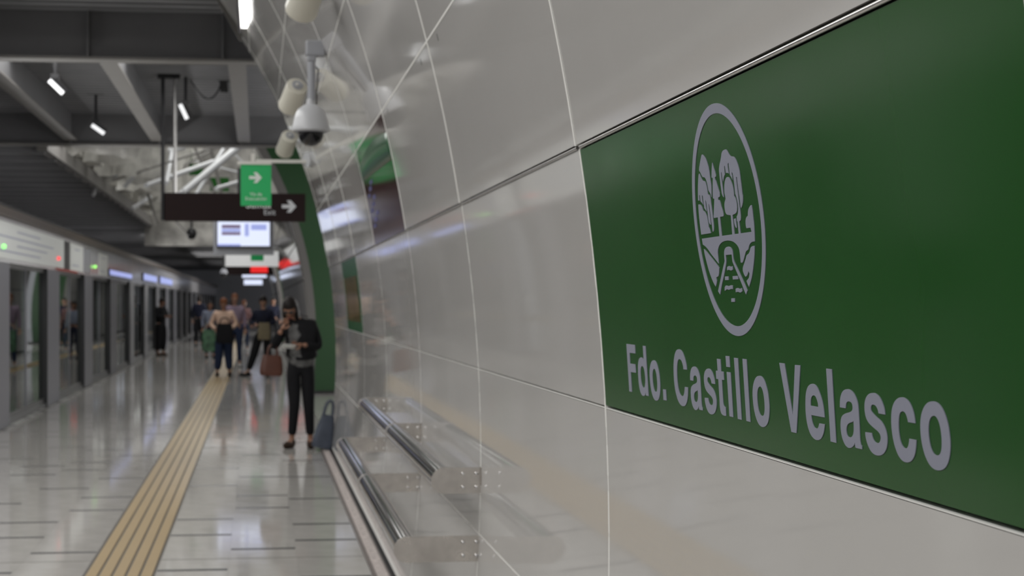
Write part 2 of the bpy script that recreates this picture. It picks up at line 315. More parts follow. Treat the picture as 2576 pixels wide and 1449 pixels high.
for i in range(N):
    j=(i+1)%N; q=[out[i],out[j],inn[j],inn[i]]
    vs=[wp(.7496+b,2.6995-a,.0162) for a,b in q]+[wp(.7496+b,2.6995-a,.015) for a,b in q]
    em.add(vs,[(0,1,2,3),(0,1,5,4),(2,3,7,6)])
em.build('emblem_ring',M['letter'],sign)
em=MB()
for l in EMB:
    l=smooth_outline([(a/1e4,b/1e4) for a,b in l],40); decal(em,[l],2.7086,.7496,.015)
em.build('emblem_drawing',M['letter'],sign)

# dark map panel and poster panel --------------------------------------
ya,yb=Y0+2*YP,Y0+3*YP
t=empty('map_panel',label='dark maroon glossy panel with a green band in the upper row of the wall',cat='panel')
mb=MB(); slab(mb,S0+.004,S0+SP-.004,ya+GAPH,yb-GAPH,0,.0215,8); mb.build('back_panel',M['maroon'],t,True)
mb=MB(); 
vs=[];n=16
for i in range(n+1):
    u=i/n; Y=ya+.01+(YP-.02)*u; lo=S0+.385+.05*u; hi=S0+.53+.05*sin(u*3)
    vs+=[wp(lo,Y,.0215),wp((lo+hi)/2,Y,.0222),wp(hi,Y,.0215)]
fs=[]
for i in range(n):
    for j in range(2): fs.append((3*i+j,3*i+j+1,3*i+4+j,3*i+3+j))
mb.add(vs,fs); o=mb.build('green_band',M['greenglass'],t,True,label='dark green band across the panel'); 
sd=o.modifiers.new('solid','SOLIDIFY'); sd.thickness=.001
mb=MB()
for q in range(9):
    y=yb-.28-.17*(q%3)-random.random()*.05; s=S0+.12+.033*q
    slab(mb,s-.011,s+.012+.004*(q%2),y-.12,y+.1,.0215,.0232,1)
mb.build('blue_blocks',M['panelblue'],t,label='small blue blocks')  # small blue blocks laid on the maroon panel
ya,yb=Y0+4*YP,Y0+5*YP
t=empty('poster_panel',label='green framed poster with a golden picture on the wall beyond the rails',cat='poster')
mb=MB(); slab(mb,S0-SP+.004,S0-.006,ya+GAPH,yb-GAPH,0,.015,8); mb.build('frame',M['greenglass'],t,True)
mb=MB(); slab(mb,S0-SP+.09,S0-.16,ya+.25,yb-.2,.015,.0165,6); mb.build('picture',M['poster'],t,True)

# lean rails -----------------------------------------------------------
JY=[Y0+YP,Y0+2*YP,Y0+3*YP]
def plate(y,z,xt,h):
    mb=MB(); r=h/2; xw=.857; pts=[(xw,y,z+r)]
    for i in range(13):
        a=pi/2+pi*i/12; pts.append((xt+r+r*cos(a),y,z+r*sin(a)))
    pts.append((xw,y,z-r)); mb.prism(pts,(0,.006,0)); return mb
def rail(name,z,xt,xc,label):
    t=empty(name,label=label,cat='handrail',group='steel leaning rails on the white wall')
    mb=MB(); mb.tube((xc,JY[0]+.003,z),(xc,JY[2]-.003,z),.047,n=32,cap=False); mb.build('rail_tube',M['chrome'],t,'all')
    for y in JY:
        p=plate(y-.006,z,xt,.10).build('bracket_plate',M['brushed'],t)
        for bx in (.846-.062,.846-.010):
            for dz in (-.026,.026):
                b=MB(); b.tube((bx,y-.006,z+dz),(bx,y-.011,z+dz),.0085,.006,n=10); b.tube((bx,y-.011,z+dz),(bx,y-.0125,z+dz),.006,.003,n=10)
                b.build('bolt',M['chrome'],p,True)
        mb=MB(); mb.box(.853,.8585,y-.03,y+.03,z-.05,z+.05); mb.build('wall_flange',M['brushed'],t)
rail('lean_rail',.912,.660,.712,'upper polished steel leaning rail on short rounded brackets')
rail('lean_rail',.648,.515,.568,'lower polished steel leaning rail standing out on long rounded brackets')

# ================================================================== floor
floor=empty('floor',kind='structure')
mb=MB(); mb.box(-3.40,7,-8,125,-.3,-.006); mb.build('floor_bed',M['under'],floor)
TW=.4215; TL=.70
cols=[.662-TW*(k+1) for k in range(10)]  # left edges, 3 right of strip, strip is index 3
phase=[0,.05,-.14,0,-.03,-.19,.1,.02,-.1,.07]
tm=MB(); tm.box(.0004,TW-.0004,.0004,TL-.0004,-.006,0); tme=tm.mesh('floor_tile',M['tile'])
im=MB(); im.box(.004,TW-.004,-.034,.034,-.004,.0006); ime=im.mesh('inlay_strip',M['inlay'])
far=MB(); farin=MB()
# distances of the dark strips read for the nearer rows, by column
known={0:[11.52,13.01,10.74,14.64,16.17,9.29],1:[10.4,12.47,13.26,14.69,16.81],2:[9.62,11.06,11.86,14.02,15.47,17.71],4:[10.38,12.47,13.29,14.71,16.88],5:[9.64,11.08,11.83,13.95,15.48,16.21],6:[12.95,15.09,15.88,10.89],7:[10.37,11.76,14.44,16.66],8:[12.62,15.3],9:[11.51,14.29]}
rnd=random.Random(3)
for c,x in enumerate(cols):
    if c==3: continue
    ks=known.get(c,[]); 
    y=ks[0]%TL-TL*12 if ks else 0
    while y<124:
        near=7.5<y<27.5
        if x>-3.5:
            if near: link('floor_tile',tme,floor,(x,y,0))
            else: far.box(x+.0004,x+TW-.0004,y,y+TL,-.006,0)
        y+=TL
    for yy in ks: link('inlay_strip',ime,floor,(x,yy,0))
    y=max(ks)+.61; 
    while y<60:
        y+=TL*rnd.choice((1,2,2,3))
        if y<26: link('inlay_strip',ime,floor,(x,y,0))
        else: farin.box(x,x+TW,y-.02,y+.02,-.004,.0006)
    y=min(ks)-.61
    while y>-5:
        y-=TL*rnd.choice((1,2,3)); farin.box(x,x+TW,y-.02,y+.02,-.004,.0006)
far.box(.80,7,17.8,124,-.006,0); 
far.build('tile_field',M['tile'],floor,kind='stuff')
farin.build('inlay_field',M['inlay'],floor,kind='stuff')
mb=MB(); mb.box(-3.20,.655,10.02,10.028,-.003,.0010); mb.build('expansion_joint',M['groove'],floor)
# tactile strip
tx=cols[3]
gm=MB(); gm.box(0,TW,0,TL*1.5-.002,-.006,.0008); gme=gm.mesh('strip_bed',M['groove'])
rm=MB(); bw=(TW-.022)/5
for q in range(5): 
    x0=.020+q*bw; x1=x0+bw-.012
    rm.add([(x0,.001,-.002),(x1,.001,-.002),(x1,TL*1.5-.003,-.002),(x0,TL*1.5-.003,-.002),(x0+.003,.001,.004),(x1-.003,.001,.004),(x1-.003,TL*1.5-.0012,.004),(x0+.003,TL*1.5-.0012,.004)],
     [(4,5,6,7),(0,1,5,4),(1,2,6,5),(2,3,7,6),(3,0,4,7)])
rme=rm.mesh('tactile_tile',M['tactile'])
y=-5.
while y<100:
    if 6<y<40:
        link('tactile_tile',rme,floor,(tx,y,.0028))
    y+=TL*1.5
mb=MB(); mb.box(tx,tx+TW,-8,124,-.006,.0008); mb.build('strip_bed',M['groove'],floor)
mb=MB()
y=-5.
while y<100:
    if not 6<y<40:
        n=len(mb.v); mb.add([(a+tx,b+y,c+.0028) for a,b,c in rm.v],rm.f)
    y+=TL*1.5
mb.build('tactile_field',M['tactile'],floor,kind='stuff')
# kerb and drain slot at the foot of the wall
trim=empty('trim_1',kind='structure')
km=MB(); km.box(0,.024,0,.998,-.006,.004); km.box(.092,.102,0,.998,-.006,.004); kme=km.mesh('kerb_edge',M['stone'])
dm=MB(); dm.box(.024,.092,0,.998,-.004,.001)
for q in range(12): dm.box(.026,.090,.02+q*.083,.02+q*.083+.045,.001,.004)
dme=dm.mesh('drain_grate',M['drain'])
for q in range(-5,17):
    link('kerb_edge',kme,trim,(.664,q+.7,0)); link('drain_grate',dme,trim,(.664,q+.7,0))
mb=MB(); mb.box(.767,.80,-5,17.7,-.02,-.0045); mb.build('drain_slot',M['black'],trim)

# ================================================================== ceiling
ceil=empty('ceiling',kind='structure')
mb=MB(); mb.box(-8.5,7,-8,28.2,4.87,5.0); mb.build('deck',M['deck'],ceil)
mb=MB()
for q in range(120):
    y=-7+q*.3
    if y<28: mb.box(-8.5,.4,y,y+.13,4.835,4.87)
mb.build('deck_rib',M['deck'],ceil,kind='stuff')
def ibeam_x(y,x0,x1,zb,zt,fw=.26,stiff=()):
    t=empty('roof_beam'); t.parent=ceil
    mb=MB(); mb.box(x0,x1,y-fw/2,y+fw/2,zb,zb+.03); mb.build('flange',M['steel'],t)
    mb=MB(); mb.box(x0,x1,y-.012,y+.012,zb+.03,zt); mb.build('web',M['steel2'],t)
    for x in stiff:
        mb=MB(); mb.box(x-.01,x+.01,y-fw/2+.01,y-.012,zb+.03,zt); mb.build('stiffener',M['steel2'],t)
    return t
ibeam_x(18.1,-8.4,.05,4.29,4.87,.28,(-4.9,-3.35,-1.88,-.40))
ibeam_x(27.9,-8.4,.6,4.285,4.87,.28,(-3.2,-1.7,-.3))
def joist(x,y0,y1,zb,w=.21):
    t=empty('roof_joist'); t.parent=ceil
    mb=MB(); mb.box(x-w/2,x+w/2,y0,y1,zb,zb+.025); mb.build('flange',M['steel'],t)
    mb=MB(); mb.box(x-.01,x+.01,y0,y1,zb+.025,4.835); mb.build('web',M['steel2'],t)
for x in (-.25,-1.72,-3.18,-4.65,-6.1): joist(x,18.25,27.75,4.36)
for x in (-4.65,-6.1): joist(x,-6,17.95,4.66)
# slanted haunch plate where the wall lining meets the first beam
mb=MB(); pts=[at(528,-30,17.2),at(612,-30,17.2),at(609,100,17.2),at(604,103,17.2)]
mb.prism(pts,(0,.06,0)); mb.build('haunch_plate',M['steel'],ceil)
mb=MB(); mb.box(-8.5,7,14.0,14.1,4.87,5.4); mb.build('deck_edge',M['deck'],ceil)
# beyond the second beam: ribbed dark soffit over the track side, open well beside it
def soffit(x0,x1,y0,y1,z,step):
    mb=MB(); mb.box(x0,x1,y0,y1,z,z+.15); o=mb.build('soffit',M['deck'],ceil)
    mb=MB(); y=y0+.2
    while y<y1-.3: mb.box(x0,x1,y,y+.18,z-.12,z); y+=step
    mb.build('soffit_rib',M['steel2'],o)
soffit(-9,-3.70,28.1,56,4.30,1.5)
soffit(-9,7,56.1,124,4.15,3.0)
mb=MB(); mb.box(-3.80,-3.62,28.1,56,4.22,4.5); mb.build('well_edge_beam',M['steel'],ceil)
well=empty('atrium_wall',kind='structure',label='pale mottled walls of the open well above the platform',cat='wall')
mb=MB(); mb.box(-3.9,-3.75,28,56,4.45,9.5); mb.build('side_wall',M['atrium'],well)
mb=MB(); mb.box(-3.9,7,55.6,56,3.55,9.5); mb.build('end_wall',M['atrium'],well)
mb=MB(); mb.box(3.2,3.4,28,56,4.4,9.5); mb.build('side_wall',M['atrium'],well)
mb=MB(); mb.box(-3.9,3.4,28,56,9.4,9.6); mb.build('well_roof',M['atrium'],well)
for q in range(12):
    y=30+q*2.1; mb=MB(); mb.box(-3.75,-3.30-.2*(q%2),y,y+.22+.1*(q%3),4.5,9.4); mb.build('wall_fin',M['white'] if q%3 else M['atrium'],well)
S=[((463,480),(560,400),36,.09),((482,468),(650,330),35,.10),((330,400),(430,378),37,.09),((381,462),(500,420),38,.08),((421,448),(440,340),36,.07),
   ((560,470),(700,430),40,.07),((300,470),(380,400),42,.09),((500,478),(590,330),41,.07),((690,640),(720,560),45,.10),((340,520),(420,470),44,.08)]
for k,(a,b,y,r) in enumerate(S):
    A=at(*a,y); B=at(*b,y+2.5); d=(B-A)*.35
    mb=MB(); mb.tube(A-d*.3,B+d,r*.75,n=12); mb.build('white_strut',M['lgrey'],well,True)
rs=random.Random(11)
for k in range(26):
    y=rs.uniform(34,52); A=at(rs.uniform(250,720),rs.uniform(375,520),y); d=Vector((rs.uniform(-1,1),rs.uniform(-.6,.6),rs.uniform(-.9,.9))).normalized()*rs.uniform(.6,1.8)
    if A.z<4.5: A.z=4.6+rs.random()
    mb=MB(); mb.tube(A-d,A+d,rs.uniform(.025,.05),n=8); mb.build('thin_strut',M['lgrey'] if k%2 else M['steel'],well,True)
for k in range(9):
    "crumpled plastic sheeting hung along the well"
    y=31+2.4*k; x0=-3.7+.05*k; mb=MB(); nx,nz=9,10; vs=[]
    for j in range(nz):
        for i in range(nx):
            vs.append((x0+i*.17+rs.uniform(-.06,.06)+.1*j*.3,y+rs.uniform(-.22,.22)+.1*i,4.45+j*.42+rs.uniform(-.08,.08)))
    mb.add(vs,[(j*nx+i,j*nx+i+1,(j+1)*nx+i+1,(j+1)*nx+i) for j in range(nz-1) for i in range(nx-1)])
    mb.build('hanging_sheet',M['sheet'],well,'all')
for k,(px,py,y,w_,h_) in enumerate([(464,398,47,.42,.42),(493,427,47,.40,.32),(552,464,47,.55,.40),(330,384,47,.35,.15),(425,505,50,.3,.2)]):
    c=at(px,py,y); mb=MB(); mb.box(c.x-w_/2,c.x+w_/2,y,y+.08,c.z-h_/2,c.z+h_/2); mb.build('green_panel',M['green'],well,label='dark green square panel')

# ================================================================== green arch and far walls
def arc_pts(off,y,s0=-1.0,s1=3.9,n=28): return [wp(s0+(s1-s0)*i/n,y,off) for i in range(n+1)]
def arch(y,label):
    t=empty('portal_arch',label=label,cat='arch')
    for nm,o0,o1,mm,dy in (('grey_trim',-.0,-.13,'archtrim',0),('green_face',-.13,-1.3,'archgreen',.03)):
        mb=MB(); a=arc_pts(o0,y+dy); b=arc_pts(o1,y+dy,-1.0,4.3); vs=[];
        vs=[(p.x,p.y,max(p.z,.03)) for p in a]+[(p.x,p.y,max(p.z,.03)) for p in b]; m=len(a)
        vs+=[(x,y_+.25,z) for x,y_,z in vs]
        fs=[]
        for i in range(m-1):
            fs+=[(i,i+1,m+i+1,m+i),(2*m+i,2*m+i+1,3*m+i+1,3*m+i),(i,i+1,2*m+i+1,2*m+i),(m+i,m+i+1,3*m+i+1,3*m+i)]
        mb.add(vs,fs); mb.build(nm,M[mm],t,True)
    mb=MB(); mb.box(.80,2.3,y-.01,y+.25,0,.05); mb.build('base_block',M['black'],t)
    return t
M['trimgrey']=M['lgrey']
arch(27.9,'dark green curved portal with a grey inner edge, behind the woman in black')
arch(63,'thin distant dark green curved portal far along the platform')
far_wall=empty('wall_far',kind='structure')
def farwall(y0,y1):
    n=max(1,round((y1-y0)/YP)); p=(y1-y0)/n
    for i in range(n):
        for k in range(-2,5):
            mb=MB(); slab(mb,S0+(k-1)*SP+.012,S0+k*SP-.012,y0+i*p+.012,y0+(i+1)*p-.012,0,.02,3); mb.build('wall_panel',M['panel'],far_wall,True)
    mb=MB(); slab(mb,-1.0,S0+4*SP,y0,y1,-.1,0,16); mb.build('wall_backing',M['backing'],far_wall,True)
farwall(28.15,52); farwall(63.2,90)
mb=MB(); mb.box(-9,7,124,124.3,-1.5,6); mb.build('end_wall',M['lgrey'],far_wall)
recess=empty('wall_recess',kind='structure')
mb=MB(); mb.box(3.6,3.75,17,28,0,5); mb.box(3.6,3.75,52,63,0,5); mb.box(.92,3.6,17.62,17.74,0,4.8); mb.build('passage_wall',M['lgrey'],recess)
mb=MB(); mb.box(.62,7,28.3,63,3.9,4.1); mb.build('passage_ceiling',M['deck'],recess)

# ================================================================== platform screen doors
PX=-3.22; GX=-3.285
ps=empty('wall_left',kind='structure')
mb=MB(); mb.box(PX-.35,PX,-8,124,2.11,2.68); mb.build('header_box',M['header'],ps)
mb=MB(); mb.box(PX-.30,PX+.06,-8,124,2.69,2.80); mb.build('header_rail',M['rail'],ps)
mb=MB(); mb.box(PX-.30,PX+.0,-8,124,2.80,2.86); mb.build('header_cap',M['black'],ps)
mb=MB(); mb.box(PX-.14,PX-.02,-8,124,-.3,.05); mb.build('sill',M['sill'],ps)
mb=MB(); mb.box(-8.6,-8.4,-8,124,-1.6,5.0); mb.build('track_wall',M['trackwall'],ps)
mb=MB(); mb.box(-8.5,-3.4,-8,124,-1.6,-1.45); mb.build('track_bed',M['steel2'],ps)
PIT=5.25; st=25.0-8*PIT+ -0.0
pm=MB(); pm.box(GX-.1,PX,0,1.5,0,2.11); pme=pm.mesh('pillar_box',M['pillar'])
pe=MB(); pe.box(GX-.02,PX+.002,-.02,0,0,2.11); pee=pe.mesh('pillar_shade',M['blackplastic'])  # black strip paints the unlit pillar side facing the camera
gl=MB(); gl.box(GX-.012,GX,.0,1.84,.12,2.06); glm=gl.mesh('pane',M['glass'])
fr=MB(); fr.box(GX-.02,GX+.01,0,1.85,.05,.12); fr.box(GX-.02,GX+.01,0,1.85,2.05,2.11); frm=fr.mesh('leaf_frame',M['sill'])
sm=MB(); sm.box(GX-.02,GX+.012,-.02,.02,.05,2.11); sme=sm.mesh('meeting_edge',M['pillar'])
n=0
for k in range(0,27):
    y=st+k*PIT
    if y>120: break
    inview=y>13
    if inview:
        P=empty('door_pillar',(0,y,0),cat='pillar',group='grey pillars between the platform screen doors',label='grey metal pillar between two glass platform doors, below the white header')
        link('pillar_box',pme,P); link('pillar_shade',pee,P)
        n+=1
        D=empty('door_%d'%n,(0,y+1.5,0),kind='structure')
        for h in (0,1):
            L=link('door_leaf',frm,D,(0,h*1.875,0)); link('pane',glm,L)
        link('meeting_edge',sme,D,(0,1.875,0))
    else:
        link('pillar_box',pme,ps,(0,y,0)); 
        for h in (0,1): link('pane',glm,ps,(0,y+1.5+h*1.875,0))
# things on the header
def hp(y0,y1,z0,z1,m,name,label,cat,group=None,lines=0):
    t=empty(name,(PX,y0,z0),label=label,cat=cat,group=group)
    mb=MB(); mb.box(0,.012,0,y1-y0,0,z1-z0); mb.build('panel',M[m],t)
    if lines:
        for q in range(lines):
            mb=MB(); zz=(z1-z0)*(.2+.6*q/max(1,lines-1)); mb.box(.012,.0135,(y1-y0)*(.12+.2*(q%2)),(y1-y0)*(.62+.1*(q%3)),zz-.01,zz+.01); mb.build('printed_line',M['print'],t)
    return t
hp(19.4,27.0,2.16,2.63,'signwhite','route_map','longest white route map on the door header, nearest to the camera','map',lines=4)
hp(27.9,29.9,2.15,2.62,'signwhite','route_map','square white notice on the door header between the red and green lights','map',lines=2)
hp(32.9,34.7,2.15,2.60,'signwhite','route_map','smaller white notice on the door header just before the bluish glowing strips','map',lines=2)
hp(17.2,18.9,2.13,2.45,'evac','header_sign','green sign on the door header at the left edge of the photo','sign')
hp(27.05,27.8,2.155,2.62,'blackplastic','header_plate','narrow dark plate on the header between two white maps','panel')
hp(30.1,31.2,2.15,2.60,'grey','header_plate','grey plate on the header beyond the square white notice','panel')
hp(26.0,29.0,2.112,2.15,'redpaint','header_sign','thin red sign strip along the lower edge of the door header','sign')
for (a,b,z0,z1,lab) in ((34.8,41,2.17,2.32,'nearer bluish glowing strip on the door header'),(45,51,2.2,2.42,'second bluish glowing strip on the door header'),(52.5,60,2.2,2.45,'farthest bluish glowing strip on the door header')):
    t=empty('header_strip',(PX,a,z0),label=lab,cat='display',group='bluish glowing strips on the door header')  # long bluish glowing strip set on the header face
    mb=MB(); mb.box(0,.04,0,b-a,0,z1-z0); mb.build('case',M['blackplastic'],t)
    mb=MB(); mb.box(.04,.045,.1,b-a-.1,.02,z1-z0-.02); mb.build('screen',M['screen'],t)
for px,py,c,lab in ((4,620,(.3,1,.25),'green signal light on the door header at the left edge'),(143,650,(1,.08,.08),'red signal light on the door header'),(236,671,(.35,1,.2),'green signal light on the door header beyond the first pillar')):
    # where the ray meets the header face
    yy=PX/((ST+(px-1111.8)/F_PX*CT)/(CT-(px-1111.8)/F_PX*ST)); p=at(px,py,yy)
    m=mat('signal',c,.4,emit=c,estr=1.1)
    mb=MB(); mb.lathe([(.0,.032),(.02,.026),(.03,.0),(.02,-.026),(0,-.032)],(PX+.03,yy,p.z),10); mb.build('signal_light',m,None,True,label=lab,cat='light',group='signal lights on the door header')
# ================================================================== lamps
for k,y in enumerate(LAMP_Y):
    t=empty('linear_lamp',(-.13,y,4.41),label='long slim lit ceiling lamp running along the top of the white wall',cat='lamp')
    mb=MB(); mb.box(-.075,.075,-.93,.93,.0,.10); mb.box(-.075,-.045,-.93,.93,-.05,0); mb.box(.045,.075,-.93,.93,-.05,0); mb.build('housing',M['blackplastic'],t)
    mb=MB(); mb.box(-.042,.042,-.9,.9,-.003,.0); mb.build('diffuser',M['lamp'],t)
    for h in (-.7,.7):
        mb=MB(); mb.tube((0,h,.1),(0,h,.46),.01,n=8); mb.build('hanger',M['blackplastic'],t)
def spot(px,py,F,label,lit=True,stem=.42,d=(.62,-.6)):
    p=at(px,py,F)
    t=empty('track_spotlight',p,label=label,cat='lamp',group='tilted spotlights under the roof deck')
    D=Vector((d[0],.12,d[1])).normalized(); N=Vector((D.z*-1,.0,D.x)); 
    if N.z>0:N=-N
    S_=D.cross(N).normalized(); L=.115
    mb=MB()
    def brick(mb,c,l,wd,h0,h1):
        vs=[]
        for h in (h0,h1):
            for a,b in((-l,-wd),(l,-wd),(l,wd),(-l,wd)): vs.append(c+D*a+S_*b+N*h)
        mb.add(vs,[(0,3,2,1),(4,5,6,7),(0,1,5,4),(1,2,6,5),(2,3,7,6),(3,0,4,7)])
    z=Vector((0,0,0)); brick(mb,z,L+.01,.04,-.06,-.002); mb.build('head',M['blackplastic'],t)
    mb=MB(); brick(mb,z,L,.036,-.002,.055); mb.build('glowing_face',M['spot'] if lit else M['blackplastic'],t)
    mb=MB(); q=-D*L*.8-N*.05; mb.tube(q,(q.x,q.y,4.87-p.z),.022,n=10); mb.box(q.x-.05,q.x+.05,q.y-.05,q.y+.05,-.02+q.z,.04+q.z); mb.box(q.x-.13,q.x+.13,q.y-.03,q.y+.03,4.84-p.z,4.87-p.z); mb.build('stem',M['blackplastic'],t)
spot(145,215,20.4,'lit tilted spotlight nearest the first roof beam')
spot(249,322,25.4,'lit tilted spotlight, lowest and farthest of the three on the left',d=(.72,-.5))
spot(466,279,23.2,'lit tilted spotlight beside the sign hangers',d=(.35,-.75))
spot(562,212,23.6,'dark unlit spotlight beside the right roof joist',lit=False,d=(.1,-.9))
# loose cable between two spotlights
mb=MB(); a=at(478,200,23.3); b=at(556,212,23.5); pts=[]
for i in range(13):
    u=i/12; p=a.lerp(b,u); p.z-=.28*4*u*(1-u)*(.6+.5*u); pts.append(p)
mb.path(pts,.012,8); mb.build('hanging_cable',M['blackplastic'],None,True,label='black cable looping between two spotlights under the deck',cat='cable')

# wall mounted loudspeakers
def speaker(px,py,F,label):
    p=at(px,py,F); t=empty('wall_loudspeaker',p,label=label,cat='loudspeaker',group='white loudspeakers along the curved wall')
    a=Vector((.030,-.11,.075)); b=Vector((-.036,.11,-.085)); d=(b-a).normalized()
    u=d.orthogonal().normalized(); v=d.cross(u)
    prof=[(0,.0),(.070,.0),(.084,.008),(.088,.02),(.090,.10),(.092,.20),(.096,.245),(.092,.26),(.0,.26)]
    mb=MB(); n=24; vs=[]
    for r,h in prof:
        for i in range(n):
            q=2*pi*i/n; vs.append(a+d*h+u*cos(q)*r+v*sin(q)*r)
    mb.add(vs,[(j*n+i,j*n+(i+1)%n,(j+1)*n+(i+1)%n,(j+1)*n+i) for j in range(len(prof)-1) for i in range(n)])
    mb.build('body',M['ivory'],t,True)
    mb=MB(); mb.tube(a-d*.002,a-d*.012,.045,n=20); mb.build('rear_cap',M['grey'],t,True)
    mb=MB(); mb.tube(a-d*.006-u*.01,a-d*.035-u*.02,.012,n=10); mb.build('cable_gland',M['white'],t,True)
    # bracket to the wall
    th=math.asin(max(-.9,min(.95,(p.z-ZC)/R))); W=Vector((XC+(R-.02)*cos(th),p.y,ZC+(R-.02)*sin(th)))
    W=Vector((W.x-.02,p.y,W.z+.10)); mid=(a+b)/2; W-=p
    mb=MB(); e=Vector((.078,0,.0)); k=mid+Vector((.085,.0,.05))
    mb.path([mid+Vector((.055,-.08,.02)),k+Vector((0,-.05,.03)),k,k+Vector((0,.05,.03)),mid+Vector((.055,.08,-.02))],.008,8); mb.path([k,W],.010,8)
    mb.build('bracket',M['ivory'],t,True)
    n_=Vector((-cos(th),0,-sin(th))); mb=MB(); mb.tube(W-n_*.03,W+n_*.012,.035,n=14); mb.build('wall_plate',M['ivory'],t,True)
speaker(772,-12,9.0,'white cylindrical loudspeaker at the top edge, nearest of the three')
speaker(738,243,12.95,'white cylindrical loudspeaker just left of the camera pole')
speaker(722,362,16.95,'smaller white cylindrical loudspeaker left of the dome, farthest of the three')

# dome camera on a gooseneck
p=at(782,300,10.6); t=empty('dome_camera',p,label='grey dome surveillance camera hanging from a bent pole on the curved wall',cat='camera')
mb=MB(); mb.lathe([(.0,.135),(.026,.133),(.03,.10),(.05,.09),(.085,.066),(.102,.035),(.112,.0),(.120,-.04),(.127,-.062),(.127,-.078),(.105,-.088),(.0,-.088)],(0,0,0),36); mb.build('housing',M['lgrey'],t,True)
mb=MB(); mb.lathe([(.112,-.0725),(.112,-.088),(.088,-.09)],(0,0,0),36); mb.build('rim',M['grey'],t,True)
mb=MB(); mb.lathe([(.086,-.085),(.084,-.115),(.068,-.15),(.04,-.172),(.0,-.18)],(0,0,0),32); mb.build('dome',M['dome'],t,'all')
mb=MB(); zt=at(785,118,10.6).z-p.z; xw=at(822,118,10.6).x-p.x
mb.tube((.004,0,.12),(.004,0,zt-.05),.026,n=20); mb.build('pole',M['grey'],t,True)
mb=MB(); mb.box(-.035,xw-.01,-.045,.045,zt-.065,zt+.04); mb.box(-.025,.035,-.035,.035,zt-.10,zt-.05)
o=mb.build('elbow_arm',M['grey'],t); bv=o.modifiers.new('bevel','BEVEL'); bv.width=.014; bv.segments=3
mb=MB(); mb.path([(.02,.03,zt-.12),(.05,.035,zt-.14),(.036,.03,.10),(.03,.03,.08)],.005,6); mb.build('cable',M['blackplastic'],t,True)

# evacuation sign on an arm
F=16.0; t=empty('evacuation_sign',at(644,466,F),label='small green evacuation sign with a white arrow hanging from a white arm',cat='sign'); o0=at(644,466,F)
W_,H_=.303,.41; mb=MB(); mb.box(-W_/2,W_/2,-.008,.008,-H_/2,H_/2); mb.build('sign_board',M['evac'],t)
mb=MB(); mb.box(-.185,.155,-.02,.02,H_/2,H_/2+.032); mb.box(-.05,-.01,-.015,.015,H_/2+.03,H_/2+.11); 
xr=at(786,402,F).x-o0.x; mb.box(.0,xr,-.014,.014,H_/2+.02,H_/2+.052); mb.build('arm',M['white'],t)
mb=MB(); mb.tube((xr-.06,-.02,H_/2+.05),(xr+.02,.02,H_/2+.06),.075,.08,n=24); mb.build('wall_mount',M['lgrey'],t,True)
def arrow(mb,cx,cz,s,y):
    pts=[(-.5,.12),(.05,.12),(-.16,.42),(.12,.42),(.5,0),(.12,-.42),(-.16,-.42),(.05,-.12),(-.5,-.12)]
    mb.prism([(cx+a*s,y,cz+b*s) for a,b in pts],(0,.003,0))
mb=MB(); arrow(mb,-.005,.075,.125,-.011); mb.build('arrow',M['signwhite'],t)
def text(body,size,mt,parent,loc,th=.0015,rz=0,label=None):
    c=bpy.data.curves.new('lettering','FONT'); c.body=body; c.size=size; c.align_x='CENTER'; c.extrude=th
    tmp=bpy.data.objects.new('tmp',c); COL.objects.link(tmp); dg=bpy.context.evaluated_depsgraph_get(); dg.update()
    me=bpy.data.meshes.new_from_object(tmp.evaluated_get(dg)); bpy.data.objects.remove(tmp); bpy.data.curves.remove(c)
    me.materials.clear(); me.materials.append(mt); me.name='lettering'
    o=link('lettering',me,parent,loc); o.rotation_euler=(pi/2,0,rz); return o
text('Vía de',.048,M['signwhite'],t,(0,-.0095,-.105)); text('Evacuación',.048,M['signwhite'],t,(0,-.0095,-.15))

# brown exit sign
F=23.0; o0=at(592.5,522,F); t=empty('exit_sign',o0,label='wide dark brown hanging sign with a grey arrow and the word Exit',cat='sign')
hw=at(768,522,F).x-o0.x; hh=.201
mb=MB(); mb.box(-hw,hw,-.06,.06,-hh,hh); mb.build('sign_box',M['darkbrown'],t)
mb=MB(); arrow(mb,at(727,520,F).x-o0.x,at(727,520,F).z-o0.z,.205,-.064); mb.build('arrow',M['lgrey'],t)
q=at(678,541,F)-o0; text('Exit',.11,M['lgrey'],t,(q.x,-.0615,q.z)); q=at(650,524,F)-o0; text('Salida',.16,M['signwhite'],t,(q.x,-.0615,q.z))
for px in (409,440):
    x=at(px,300,F).x-o0.x; x=max(x,-hw-.03); mb=MB(); mb.tube((x,0,-hh*.95 if abs(px-409)<2 or px>700 else hh),(x,0,4.84-o0.z),.028,n=14); mb.build('hanger_pole',M['alu'] if px!=409 else M['blackplastic'],t,True)
mb=MB(); x=at(425,195,F).x-o0.x; mb.box(x-.16,x+.16,-.04,.04,4.78-o0.z,4.86-o0.z); mb.build('ceiling_plate',M['blackplastic'],t)

